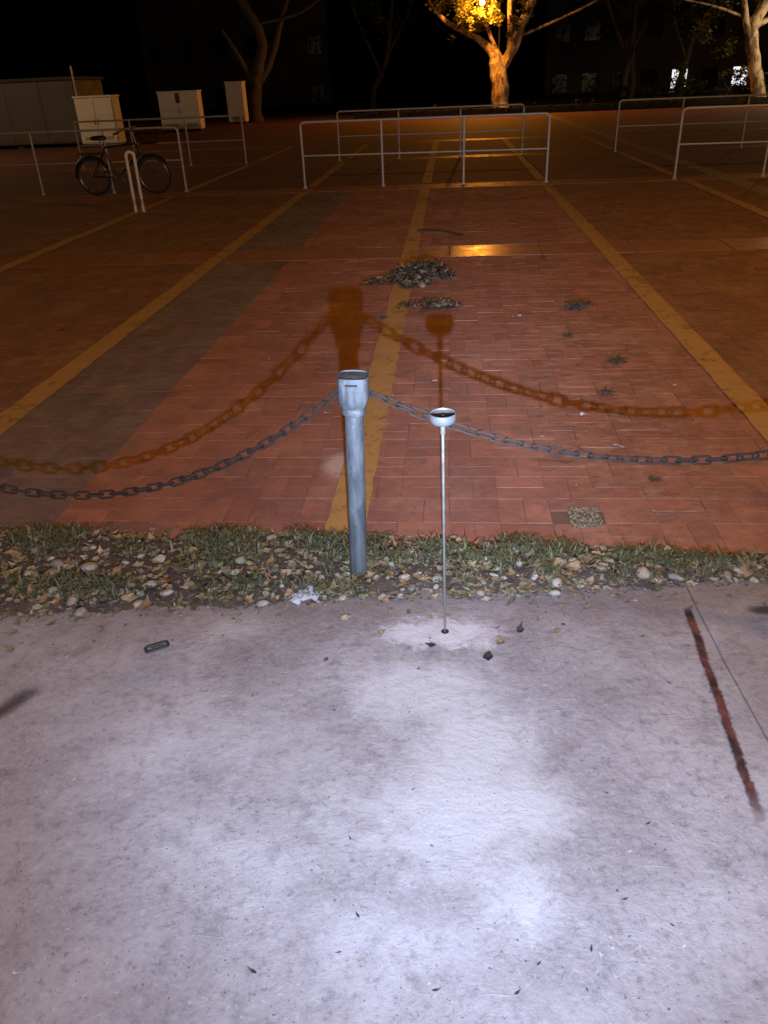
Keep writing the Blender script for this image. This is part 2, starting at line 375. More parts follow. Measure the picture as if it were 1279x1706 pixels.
def mat_bark():
    t = NT('plane_bark'); p = t.obj()
    n = t.noise(t.scale(p, (1, 1, .55)), 3.2, 5, .6, .6); n2 = t.noise(p, 9, 6, .65)
    c = t.mix(t.map(n, .42, .56), (.20, .15, .10), (.58, .50, .37)); c = t.mix(t.map(n2, .55, .68, 0, .7), c, (.09, .065, .04))
    t.col(c).rough(.85).bump(t.math('ADD', n, n2), .7, .05); return t.m
M['bark'] = mat_bark()
M['unlit_bark'] = mat_plain('unlit_bark', (.075, .062, .048), .9, 0, .5, 3, .6)  # pale plane bark darkened so the left trunk reads as unlit
M['dark_bark'] = mat_plain('dark_bark', (.05, .042, .032), .9, 0, .4, 3, .5)  # bark darkened so the back row stays dim near the lamp
def mat_leaves(name, cols):
    t = NT(name); r = t.n('ShaderNodeNewGeometry').outputs['Random Per Island']
    c = t.mix(r, cols[0], cols[1]); t.col(c).rough(.55).spec(.3)
    tr = t.n('ShaderNodeBsdfTranslucent'); t.L(c, tr.inputs[0]); mx = t.n('ShaderNodeMixShader'); mx.inputs[0].default_value = .4
    t.L(t.b.outputs[0], mx.inputs[1]); t.L(tr.outputs[0], mx.inputs[2]); t.L(mx.outputs[0], t.out.inputs[0]); return t.m
M['leaf'] = mat_leaves('spring_leaves', ((.075, .08, .02), (.15, .15, .045)))
M['hedge'] = mat_leaves('hedge_leaves', ((.02, .035, .012), (.045, .065, .02)))
def mat_emit(name, c, s):
    t = NT(name); t.col((.8, .8, .8)); t.b.inputs['Emission Color'].default_value = (*c, 1); t.b.inputs['Emission Strength'].default_value = s; return t.m
SOD = (1.0, .50, .07)
M['sodium'] = mat_emit('lit_sodium_globe', (1.0, .50, .09), 14.0)
M['warm'] = mat_emit('lit_warm_globe', (1.0, .72, .38), 12.0)
M['window_lit'] = mat_emit('lit_window', (.95, .97, 1.0), 1.1)
M['facade'] = mat_plain('far_facade', (.10, .09, .085), .9)
M['window_dark'] = mat_plain('dark_window_glass', (.02, .02, .025), .15, 0, .1, 4, 0)

# ------------------------------------------------------------------ ground
BANDS = [(7.80, 8.38), (13.42, 14.02), (18.9, 19.5), (24.5, 25.1)]
BY0, BY1, BX0, BX1 = 2.40, 13.42, -8.6, 8.2
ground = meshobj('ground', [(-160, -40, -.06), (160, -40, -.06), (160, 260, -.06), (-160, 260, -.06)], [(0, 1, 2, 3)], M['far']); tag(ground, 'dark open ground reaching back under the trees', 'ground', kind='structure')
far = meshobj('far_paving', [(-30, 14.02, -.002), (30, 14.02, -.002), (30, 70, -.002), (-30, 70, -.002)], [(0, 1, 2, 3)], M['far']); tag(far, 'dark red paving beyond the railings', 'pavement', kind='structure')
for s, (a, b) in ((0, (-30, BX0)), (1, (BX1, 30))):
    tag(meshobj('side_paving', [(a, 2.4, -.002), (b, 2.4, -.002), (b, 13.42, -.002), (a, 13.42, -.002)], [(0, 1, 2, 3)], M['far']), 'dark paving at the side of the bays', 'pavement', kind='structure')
bed = meshobj('brick_paving', [(BX0, 2.25, -.0042), (BX1, 2.25, -.0042), (BX1, 13.42, -.0042), (BX0, 13.42, -.0042)], [(0, 1, 2, 3)], M['sand']); tag(bed, 'red block paving of the parking bays', 'paving', kind='structure')

# bricks: basket weave of 200 x 100 mm blocks
def brick_geo(l=.1988, w=.0988, b=.003, h=.007):
    a, c = l/2, w/2
    v = [(-a, -c, -h), (a, -c, -h), (a, c, -h), (-a, c, -h), (-a, -c, -.0011), (a, -c, -.0011), (a, c, -.0011), (-a, c, -.0011), (-a+b, -c+b, 0), (a-b, -c+b, 0), (a-b, c-b, 0), (-a+b, c-b, 0)]
    f = [(i, (i+1) % 4, 4+(i+1) % 4, 4+i) for i in range(4)]+[(4+i, 4+(i+1) % 4, 8+(i+1) % 4, 8+i) for i in range(4)]+[(8, 9, 10, 11)]
    return v, f
bv, bf = brick_geo(); bva = np.array(bv)
BM = {}
for key in ('brick', 'grey', 'side'):
    me = bpy.data.meshes.new('brick'); me.from_pydata(bv, [], bf); me.materials.append(M[key+'_o']); BM[key] = me
cells = []
ix0, ix1 = round((BX0+1.6)/.2), round((BX1+1.6)/.2)
iy = 0; y = BY0
while y < BY1-.05:
    inband = any(a-.02 < y+.1 < b+.02 for a, b in BANDS)
    if not inband:
        for ix in range(ix0, ix1):
            x = -1.6+ix*.2
            for k in (0, 1):
                if (ix+iy) % 2: cells.append((x+.1, y+.05+.1*k, 0.0))
                else: cells.append((x+.05+.1*k, y+.1, math.pi/2))
    y += .2; iy += 1
HOLE = G(975, 862)
cells = [c for c in cells if not (abs(c[0]-HOLE.x) < .055 and abs(c[1]-HOLE.y) < .075)]
def in_view(x, y):
    d = Vector((x, y, 0))-Vector((0, 0, CAMH)); z = d.dot(fwd)
    return z > .1 and abs(d.dot(right)/z) < 640/F+.03 and -(d.dot(up)/z) < 853/F
vis = sorted([c for c in cells if in_view(c[0], c[1]) and c[1] > 2.44], key=lambda c: c[0]**2+c[1]**2)[:298]
vset = set(vis)
def bkey(x): return 'grey' if -2.4 < x < -1.6 else ('brick' if -1.6 < x < 1.6 else 'side')
for x, y, a in vis:
    o = bpy.data.objects.new('brick', BM[bkey(x)]); COL.objects.link(o); o.parent = bed
    o.location = (x+random.gauss(0, .0010), y+random.gauss(0, .0010), -.0008+random.gauss(0, .0006))
    o.rotation_euler = (random.gauss(0, .004), random.gauss(0, .004), a+random.gauss(0, .007))
rest = [c for c in cells if c not in vset]
for key in ('brick', 'grey', 'side'):
    sel = [c for c in rest if bkey(c[0]) == key]
    n = len(sel); V = np.zeros((n, 12, 3)); rn = rng.random(n)
    for i, (x, y, a) in enumerate(sel):
        an = a+rng.normal(0, .007); c_, s_ = math.cos(an), math.sin(an)
        V[i, :, 0] = x+bva[:, 0]*c_-bva[:, 1]*s_; V[i, :, 1] = y+bva[:, 0]*s_+bva[:, 1]*c_
        V[i, :, 2] = bva[:, 2]-.0008+rng.normal(0, .0006)+bva[:, 0]*rng.normal(0, .006)+bva[:, 1]*rng.normal(0, .006)
    Fq = (np.array(bf)[None]+(np.arange(n)*12)[:, None, None]).reshape(-1, 4)
    o = meshobj('brick_field', V.reshape(-1, 3), Fq.tolist(), M[key+'_a'], bed)
    at = o.data.attributes.new('rnd', 'FLOAT', 'POINT'); at.data.foreach_set('value', np.repeat(rn, 12).astype(np.float32)); o['kind'] = 'stuff'
# smooth granite bands
for bi, (a, b) in enumerate(BANDS):
    base = meshobj('stone_band', [(-9, a, -.012), (9, a, -.012), (9, b, -.012), (-9, b, -.012)], [(0, 1, 2, 3)], M['sand'])
    tag(base, ('smooth stone band across the bays before the leaf heap', 'smooth stone band at the feet of the front railings', 'smooth stone band at the feet of the rear railings', 'smooth stone band beyond the rear railings')[bi], 'paving band', kind='structure')
    me = None
    for k in range(20):
        x = -9+k*.9
        if me is None:
            o = MB().box((.003, .003, -.03), (.897, b-a-.003, .0), .004).build('slab', M['slab' if bi == 0 else 'slab_dull'], base); me = o.data
        else:
            o = bpy.data.objects.new('slab', me); COL.objects.link(o); o.parent = base
        o.location = (x, a, .001+random.gauss(0, .0006)); o.rotation_euler = (random.gauss(0, .0025), random.gauss(0, .0012), 0)
# painted yellow lines
def strip(name, x, w, y0, y1, mat, lab):
    V = []; Fc = []; ys = np.arange(y0, y1+.01, .1)
    for i, yy in enumerate(ys):
        for s in (-1, 1): V.append((x+s*(w/2+random.gauss(0, .003)), yy, .0045))
        if i: Fc.append((2*i-2, 2*i-1, 2*i+1, 2*i))
    return tag(meshobj(name, V, Fc, mat), lab, 'line', kind='structure')
for x, lab in ((-4.55, 'worn yellow line beside the hoop bollard'), (-2.37, 'worn yellow line along the grey block strip'), (-.40, 'worn yellow line running behind the chain post'), (1.53, 'bold yellow line right of the leaf heap'), (3.68, 'faint yellow line leading to the end railing')):
    strip('yellow_line', x, .155, 2.46, 13.35, M['yellow'], lab)
    strip('yellow_line', x, .155, 14.1, 18.8, M['yellow'], lab); strip('yellow_line', x, .155, 19.6, 24.3, M['yellow'], lab)
pale = meshobj('pale_strip', [(4.2, 8.5, .003), (4.5, 8.5, .003), (4.5, 42, .003), (4.2, 42, .003)], [(0, 1, 2, 3)], mat_paint('pale_stone', (.27, .17, .11), .12)); tag(pale, 'pale worn strip running back past the end railing', 'paving strip', kind='structure')

# concrete pavement in the foreground: two slabs with a sawn joint, plus the left piece
pav = meshobj('pavement', [(-9, -6, -.055), (9, -6, -.055), (9, 2.40, -.055), (-9, 2.40, -.055)], [(0, 1, 2, 3)], M['soil']); tag(pav, 'concrete pavement in the foreground', 'pavement', kind='structure')
J = [(.790, 2.32), (.792, 1.98), (.798, 1.78), (.815, 1.48), (.835, 1.1), (.87, .5), (.9, -6)]
def slab_poly(x_left, right_pts):
    nseg = []; ys = [2.32, 2.2, 2.1, 1.98, 1.88, 1.78, 1.68, 1.58, 1.48, 1.36, 1.24, 1.1, .9, .7, .5, -6]
    jx = lambda y: float(np.interp(y, [p[1] for p in J[::-1]], [p[0] for p in J[::-1]]))
    return ys, jx
ys, jx = slab_poly(0, J)
for side in (0, 1):
    V = []; Fc = []
    for i, yy in enumerate(ys):
        w = .0022+.0016*mnoise.noise(Vector((3, yy*9, side)))
        xe = jx(yy)+.004*mnoise.noise(Vector((1, yy*6, 0)))
        a, b = ((-9, xe-w) if side == 0 else (xe+w, 9))
        V += [(a, yy, -.05), (b, yy, -.05), (b, yy, 0), (a, yy, 0)]
        if i:
            p, q = 4*(i-1), 4*i
            Fc += [(p+3, p+2, q+2, q+3), (p+1, q+1, q+2, p+2), (p, p+3, q+3, q)]
    Fc += [(0, 1, 2, 3)]
    o = MB().add(V, Fc).build('concrete_slab', M['concrete'], pav)
# red spray line and a dark maroon patch
def decal(name, lo, hi, mat, lab, cat):
    V = []; Fc = []; n = 14
    for i in range(n+1):
        yy = lo[1]+(hi[1]-lo[1])*i/n
        V += [(lo[0], yy, .002), (hi[0], yy, .002)]
        if i: Fc.append((2*i-2, 2*i-1, 2*i+1, 2*i))
    return tag(meshobj(name, V, Fc, mat), lab, cat)
decal('red_mark', (.66, 1.24), (.785, 2.10), mat_spray('red_spray', .738, .015, 1.24, 2.08), 'dark red spray painted line beside the joint in the concrete', 'paint mark')
l0, l1 = G(150, 1095), G(-40, 1225)
o = decal('red_mark', (-.045, -.30), (.045, .30), mat_plain('x', (.1, .1, .1)), 'dark maroon patch on the concrete below the stony weed edge', 'paint mark')
def mat_maroon():
    t = NT('maroon_patch'); p = t.obj(); s = t.n('ShaderNodeSeparateXYZ'); t.L(p, s.inputs[0]); nz = t.noise(p, 22, 6, .7)
    d = t.math('ADD', t.math('DIVIDE', t.math('ABSOLUTE', s.outputs[0]), .034), t.math('MULTIPLY', t.math('SUBTRACT', nz, .5), 1.0))
    a = t.math('MULTIPLY', t.map(d, .0, 1.3, .6, 0), t.map(t.math('ABSOLUTE', s.outputs[1]), .05, .15, 1, 0))
    t.L(a, t.b.inputs['Alpha']); t.col((.05, .022, .022)).rough(.85); return t.m
o.data.materials[0] = mat_maroon(); lc = G(4, 1185); o.location = (lc.x, lc.y, 0); o.rotation_euler = (0, 0, math.atan2(l1.y-l0.y, l1.x-l0.x)-math.pi/2)

# ------------------------------------------------------------------ weedy strip
def s_lo(x): return float(np.interp(x, [-3, -1.46, -.9, -.52, -.2, .1, .5, 1.07, 2.5], [1.92, 1.96, 2.01, 2.07, 2.09, 2.11, 2.16, 2.23, 2.26]))
def s_hi(x): return float(np.interp(x, [-3, -1.8, -.9, -.25, .4, .8, 1.12, 2.5], [2.54, 2.53, 2.51, 2.48, 2.44, 2.38, 2.34, 2.34]))
def soil_h(x, y):
    lo, hi = s_lo(x), s_hi(x)
    e = .055*mnoise.noise(Vector((x*4, y*5, 1.7)))+.025*mnoise.noise(Vector((x*17, y*17, 5.1)))
    d = min(y-lo, hi-y)+e
    base = -.02+.036*max(0, min(1, (d+.05)/.13))
    return base+.010*mnoise.noise(Vector((x*11, y*11, 0)))+.006*mnoise.noise(Vector((x*37, y*37, 3)))
NX, NY = 300, 52
xs = np.linspace(-2.6, 2.2, NX); yy = np.linspace(1.78, 2.72, NY)
V = [(x, y, soil_h(x, y)) for y in yy for x in xs]
Fc = [(j*NX+i, j*NX+i+1, (j+1)*NX+i+1, (j+1)*NX+i) for j in range(NY-1) for i in range(NX-1) if max(V[k][2] for k in (j*NX+i, j*NX+i+1, (j+1)*NX+i+1, (j+1)*NX+i)) > -.009]
soil = meshobj('soil_strip', V, Fc, M['soil'], smooth=True); tag(soil, 'dark soil of the weedy strip between concrete and bricks', 'soil', kind='structure')

# stones
def stone_mesh(seed, sub=2):
    bm = bmesh.new(); bmesh.ops.create_icosphere(bm, subdivisions=sub, radius=1)
    off = Vector((seed*7.1, seed*3.3, 0))
    for v in bm.verts:
        d = 1+.28*mnoise.noise(v.co*.9+off)+.12*mnoise.noise(v.co*2.2+off); v.co = Vector((v.co.x*d, v.co.y*d*.78, v.co.z*d*.5))
    me = bpy.data.meshes.new('pebble'); bm.to_mesh(me); bm.free(); me.polygons.foreach_set('use_smooth', [True]*len(me.polygons)); me.materials.append(M['stone']); return me
SM = [stone_mesh(i) for i in range(5)]
def in_strip(x, y, m=0.0): return s_lo(x)+m < y < s_hi(x)-m
placed = []
tries = 0
while len(placed) < 150 and tries < 9000:
    tries += 1
    x = random.uniform(-1.75, 1.25); lo, hi = s_lo(x), s_hi(x)
    y = lo+(hi-lo)*random.betavariate(1.35, 1.9)-.02
    s = random.choice([.009, .012, .015, .018, .021]) if random.random() < .85 else random.uniform(.022, .030)
    if x < -.9: s *= 1.2
    if math.hypot(x+.315, y-2.24) < .05: continue
    if any(math.hypot(x-a, y-b) < (s+c)*.85 for a, b, c in placed): continue
    placed.append((x, y, s))
for x, y, s in placed:
    o = bpy.data.objects.new('pebble', random.choice(SM)); COL.objects.link(o)
    o.location = (x, y, max(soil_h(x, y), 0)+s*.28); o.scale = (s, s*random.uniform(.8, 1.1), s*random.uniform(.8, 1.3)); o.rotation_euler = (random.gauss(0, .35), random.gauss(0, .35), random.uniform(0, 6.3))
    tag(o, 'small pale pebble lying in the weedy soil strip', 'pebble', 'pebbles in the weedy strip')
def scatter_mesh(n, pts_fn, geo_fn):
    V = []; Fc = []
    for _ in range(n):
        g = pts_fn()
        if g is None: continue
        v, f = geo_fn(); k = len(V); V += [g+q for q in v]; Fc += [tuple(i+k for i in t) for t in f]
    return V, Fc
OCT = [(1, 0, 0), (0, 1, 0), (-1, 0, 0), (0, -1, 0), (0, 0, .6), (0, 0, -.6)]; OCF = [(0, 1, 4), (1, 2, 4), (2, 3, 4), (3, 0, 4), (1, 0, 5), (2, 1, 5), (3, 2, 5), (0, 3, 5)]
def grit(lo, hi):
    def fn():
        s = random.uniform(lo, hi)*random.choice((.6, 1, 1)); r = Matrix.Rotation(random.uniform(0, 6), 3, 'Z') @ Matrix.Rotation(random.uniform(-.6, .6), 3, 'X')
        return [r @ Vector([c*s*random.uniform(.7, 1.25) for c in q]) for q in OCT], OCF
    return fn
def strip_pt(spread=.03):
    def fn():
        x = random.uniform(-2.3, 1.9); lo, hi = s_lo(x), s_hi(x); y = random.uniform(lo-spread, hi+spread)
        if random.random() < .03: y = lo-random.expovariate(14)
        return Vector((x, y, max(soil_h(x, y), -.0005)+.0015))
    return fn
V, Fc = scatter_mesh(4200, strip_pt(.03), grit(.0025, .011))
tag(meshobj('gravel', V, Fc, M['gravel']), 'fine gravel mixed into the weedy soil strip', 'gravel', kind='stuff')
def hole_pt():
    return Vector((HOLE.x+random.uniform(-.06, .06), HOLE.y+random.uniform(-.08, .08), random.uniform(-.004, .004)))
V, Fc = scatter_mesh(420, hole_pt, grit(.003, .009))
tag(meshobj('rubble', V, Fc, M['fragments']), 'loose rubble filling the gap of a missing brick', 'rubble', kind='stuff')
def frag():
    v, f = leaf_geo(random.uniform(.005, .018), random.uniform(.05, .3)); r = Matrix.Rotation(random.uniform(0, 6.3), 3, 'Z') @ Matrix.Rotation(random.gauss(0, .35), 3, 'X'); return [r @ q+Vector((0, 0, .004)) for q in v], f
# weeds
def blade(hmin, hmax):
    def fn():
        h = random.uniform(hmin, hmax); w = random.uniform(.0012, .0028)*(1 if random.random() < .75 else 1.8); a = random.uniform(0, 6.3); ln = random.uniform(.15, .95)*h
        d = Vector((math.cos(a), math.sin(a), 0)); n = Vector((-d.y, d.x, 0))*w; P = [Vector((0, 0, -.004)), d*ln*.3+Vector((0, 0, h*.6)), d*ln+Vector((0, 0, h*random.uniform(.75, 1)))]
        return [P[0]-n, P[0]+n, P[1]-n*.9, P[1]+n*.9, P[2]], [(0, 1, 3, 2), (2, 3, 4)]
    return fn
def weed_pt():
    while True:
        x = random.uniform(-2.4, 1.9); lo, hi = s_lo(x), s_hi(x); u = random.betavariate(1.4, 1.1)*1.05; y = lo+(hi-lo)*u
        y += .05*mnoise.noise(Vector((x*6, 0, 4)))*(u > .6)
        dens = mnoise.noise(Vector((x*4.2, y*5, 9)))+.35*mnoise.noise(Vector((x*13, y*13, 2)))+(.18 if u > .5 else -.05)
        if dens > random.uniform(.0, .45): return Vector((x, y, soil_h(x, y)))
V, Fc = scatter_mesh(5200, weed_pt, blade(.010, .056))
def clover():
    r = random.uniform(.003, .008); h = random.uniform(.008, .03); a0 = random.uniform(0, 6.3); tilt = Matrix.Rotation(random.uniform(-.5, .5), 3, 'X'); v = []; f = []
    for k in range(3):
        a = a0+k*2.094; d = Vector((math.cos(a), math.sin(a), .1)); n = Vector((-d.y, d.x, 0)); b = len(v)
        v += [tilt @ (q+Vector((0, 0, h))) for q in (Vector((0, 0, 0)), d*r+n*r*.6, d*r*1.6, d*r-n*r*.6)]; f.append((b, b+1, b+2, b+3))
    return v, f
V2, F2 = scatter_mesh(6500, weed_pt, clover); k = len(V); V += V2; Fc += [tuple(i+k for i in t) for t in F2]
tag(meshobj('weeds', V, Fc, M['grass']), 'low green weeds and grass along the brick edge', 'weeds', kind='stuff')
# dry leaves
def leaf_geo(s, curl, lobes=5):
    out = []
    for k in range(9):
        a = 2*math.pi*k/9; r = s*(.62+.38*abs(math.cos(a*lobes/2.0)))*(1.25 if k == 0 else 1)*random.uniform(.85, 1.1)
        x, y = r*math.cos(a)*1.25, r*math.sin(a)*.8; out.append(Vector((x, y, curl*(x*x*1.4+y*y)/s+random.uniform(-.1, .1)*s*curl)))
    return [Vector((0, 0, -.05*s))]+out, [(0, 1+k, 1+(k+1) % 9) for k in range(9)]
def leaf_mesh(seed, mat):
    random.seed(seed); v, f = leaf_geo(1.0, .16+.08*(seed % 3)); me = bpy.data.meshes.new('dry_leaf'); me.from_pydata([tuple(q) for q in v], [], f); me.materials.append(mat); return me
st = random.getstate(); LM = [leaf_mesh(i, M['dry']) for i in range(5)]; DK = [leaf_mesh(i+9, M['darkleaf']) for i in range(3)]; random.setstate(st)
def put_leaf(x, y, s, me, label, group=None, z=0.0, name='dry_leaf', tilt=.22, rz=None, cat='leaf'):
    o = bpy.data.objects.new(name, me); COL.objects.link(o); o.scale = (s, s, s); o.location = (x, y, z+s*.10+.0015); o.rotation_euler = (random.gauss(0, tilt), random.gauss(0, tilt), random.uniform(0, 6.3) if rz is None else rz)
    return tag(o, label, cat, group)
for i in range(190):
    x = random.uniform(-1.7, 1.2); lo, hi = s_lo(x), s_hi(x); y = lo+(hi-lo)*random.betavariate(1.2, 1.6)
    put_leaf(x, y, random.uniform(.012, .027), random.choice(LM), 'curled tan dry leaf among the weeds and pebbles', 'dry leaves in the weedy strip', max(soil_h(x, y), 0)+.004, tilt=.4)
for i in range(26):
    x = random.uniform(-1.4, 1.3); y = random.choice((random.uniform(2.62, 4.2), random.uniform(4, 7)))
    put_leaf(x, y, random.uniform(.007, .015), random.choice(LM), 'small dry leaf fallen on the brick paving', 'dry leaves on the bricks')
for (px, py), s, lab in (((813, 1097), .021, 'largest dark leaf on the pale concrete beside the rod'), ((866, 1051), .015, 'dark leaf on the concrete close to the pebbly edge'), ((718, 1077), .013, 'dull grey leaf on the pale dust before the rod')):
    g = G(px, py); put_leaf(g.x, g.y, s, DK[0] if s > .02 else DK[1], lab, None, .001, 'fallen_leaf', .1)
g = G(834, 1072); put_leaf(g.x, g.y, .017, LM[1], 'pale brown leaf at the edge of the white dust', None, .001, 'fallen_leaf', .3)
for i in range(22):
    g = G(random.uniform(380, 1150), random.uniform(1060, 1680)); o = bpy.data.objects.new('debris_crumb', random.choice(DK)); COL.objects.link(o)
    s = random.uniform(.0025, .0065); o.scale = (s*1.5, s*.7, s); o.location = (g.x, g.y, .002); o.rotation_euler = (0, 0, random.uniform(0, 6)); tag(o, 'tiny dark crumb of plant debris on the concrete', 'debris', 'dark crumbs on the concrete')
V, Fc = scatter_mesh(3400, strip_pt(.012), frag)
tag(meshobj('leaf_fragments', V, Fc, M['fragments']), 'broken dead leaves matted into the weedy strip', 'leaf litter', kind='stuff')
# leaf heap and smaller scatters behind the bollard
def leaf_chunk(lo, hi):
    def fn():
        v, f = leaf_geo(random.uniform(lo, hi), random.uniform(.1, .6)); r = Matrix.Rotation(random.uniform(0, 6.3), 3, 'Z') @ Matrix.Rotation(random.gauss(0, .6), 3, 'X'); return [r @ q for q in v], f
    return fn
def heap_pt(cx, cy, rx, ry, h):
    def fn():
        a = random.uniform(0, 6.3); r = random.random()**.6*1.05; k = 1+.55*mnoise.noise(Vector((math.cos(a)*2, math.sin(a)*2, cx*5)))
        return Vector((cx+rx*r*k*math.cos(a), cy+ry*r*k*math.sin(a), .008+random.random()*h*max(0, 1-r*r)))
    return fn
V, Fc = scatter_mesh(1300, heap_pt(-.26, 6.95, .29, .40, .11), leaf_chunk(.010, .027))
tag(meshobj('leaf_heap', V, Fc, M['litter']), 'swept heap of brown dry leaves on the yellow line', 'leaf heap', kind='stuff')
V, Fc = scatter_mesh(130, heap_pt(-.12, 5.92, .22, .14, .02), leaf_chunk(.010, .026))
tag(meshobj('leaf_scatter', V, Fc, M['litter']), 'thin scatter of dry leaves before the swept heap', 'leaf litter', kind='stuff')
V, Fc = scatter_mesh(60, heap_pt(-.62, 6.75, .14, .16, .02), leaf_chunk(.010, .022))
tag(meshobj('leaf_scatter', V, Fc, M['litter']), 'small scatter of dark leaves left of the swept heap', 'leaf litter', kind='stuff')
# earth clods
def clod(px, py, s, lab):
    g = G(px, py); V, Fc = scatter_mesh(60, lambda: Vector((g.x+random.gauss(0, s*.55), g.y+random.gauss(0, s*.5), random.uniform(.002, s*.45))), grit(s*.12, s*.32))
    tag(meshobj('earth_clod', V, Fc, M['clod']), lab, 'clod', kind='stuff')
clod(960, 513, .075, 'broad dark clod of earth on the bricks farther from the chain'); clod(1028, 603, .05, 'dark mossy clod on the bricks near the chain shadow'); clod(640, 530, .03, 'small dark clod on the yellow line below the leaf heap'); clod(1090, 800, .02, 'small crumb of earth on the bricks below the chain')
clod(1010, 655, .035, 'flat muddy crumbs under the chain shadow'); clod(905, 430, .03, 'small dark clod close to the stone band'); clod(945, 560, .03, 'low reddish crumb of earth between two darker clods')
g0, g1 = G(695, 385), G(772, 393)
MB().tube(smooth_path([(g0.x, g0.y, .012), ((g0.x+g1.x)/2, (g0.y+g1.y)/2+.06, .02), (g1.x, g1.y, .01)]), .008, 6).build('twig', M['darkleaf'], smooth=True)  # dark twig laid where a twig's shadow falls
tag(bpy.data.objects['twig'], 'dark twig standing in for a twig shadow beyond the stone band', 'twig')
# scraps
def scrap(px, py, s, lab, mat='paper'):
    g = G(px, py); n = 8; v = [Vector((0, 0, .004))]; f = []
    for k in range(n):
        a = 2*math.pi*k/n; r = s*random.uniform(.6, 1.1); v.append(Vector((r*math.cos(a), r*.7*math.sin(a), random.uniform(0, .5)*s)))
    f = [(0, 1+k, 1+(k+1) % n) for k in range(n)]
    o = meshobj('paper_scrap', v, f, M[mat], loc=(g.x, g.y, .003)); o.rotation_euler[2] = random.uniform(0, 6); return tag(o, lab, 'scrap')
scrap(724, 636, .022, 'pale scrap of paper on the bricks above the rod cup'); scrap(972, 692, .026, 'pale scrap on the bricks between chain and its shadow'); scrap(1030, 745, .030, 'crumpled white scrap right under the sagging chain'); scrap(722, 508, .03, 'pale scrap lying in the thin leaf scatter'); scrap(545, 690, .02, 'pale chip on the bricks at the post'); scrap(865, 527, .02, 'tiny pale chip on the bricks right of the leaf scatter')
g = G(940, 958); scrap(960, 958, .034, 'flat white chip among the weeds', 'white_scrap')
# white plaster lump
g = G(515, 990); V, Fc = scatter_mesh(40, lambda: Vector((g.x+random.gauss(0, .026), g.y+random.gauss(0, .026), random.uniform(.003, .014))), grit(.010, .024))
tag(meshobj('plaster_lump', V, Fc, M['white_scrap']), 'crumbled white plaster at the foot of the chain post', 'plaster', kind='stuff')
# flat black buckle on the concrete
g = G(262, 1080); b = MB()
pts = [Vector((x, y, .006)) for x, y in ((-.030, -.012), (.030, -.012), (.034, -.008), (.034, .008), (.030, .012), (-.030, .012), (-.034, .008), (-.034, -.008))]
bk = b.tube(pts, .004, 8, closed=True).build('buckle', M['black'], smooth=True); bk.location = (g.x, g.y, 0); bk.rotation_euler = (0, 0, R(30)); tag(bk, 'flat black oblong plastic buckle on the concrete', 'buckle')
MB().box((-.018, -.0035, .003), (.018, .0035, .008), .001).build('bar', M['cup'], bk)

# ------------------------------------------------------------------ chain bollards
def bollard(x, y, lean, label):
    t = empty('chain_bollard', (x, y, 0), (0, lean, 0)); tag(t, label, 'bollard', 'chain bollards')
    n = 28
    MB().lathe([(.030, -.05), (.030, .10), (.0302, .35), (.0298, .36), (.0303, .37), (.030, .605)], n).build('pipe', M['galv'], t, True)
    MB().lathe([(.031, .600), (.037, .603), (.0385, .610), (.037, .622), (.033, .626)], n).build('collar', M['galv'], t, True)
    h = MB().lathe([(.034, .622), (.0385, .630), (.0455, .642), (.0485, .656), (.0492, .672), (.0492, .690), (.0492, .724), (.0480, .728), (.0445, .728), (.0430, .7245), (.030, .7255), (.002, .7262)], 40, sq=.55).build('head', M['galv'], t, True)
    MB().box((-.020, -.0506, .706), (.018, -.0478, .713), .001).build('slot', M['cup_in'], h)
    for s in (-1, 1):
        pts = [Vector((s*(.050+.010*math.cos(a)), 0, .668+.010*math.sin(a))) for a in np.linspace(0, 2*math.pi, 14)[:-1]]
        MB().tube(pts, .0038, 8, closed=True).build('chain_eye', M['chain'], h, True)
    return t
bx0 = -.315; by0 = 2.24
bollard(bx0, by0, R(1.7), 'weathered grey chain post standing in the weedy strip')
bollard(-2.33, 2.30, 0, 'grey chain post at the end of the deeply sagging chain'); bollard(1.62, 2.17, 0, 'grey chain post at the end of the tighter chain')
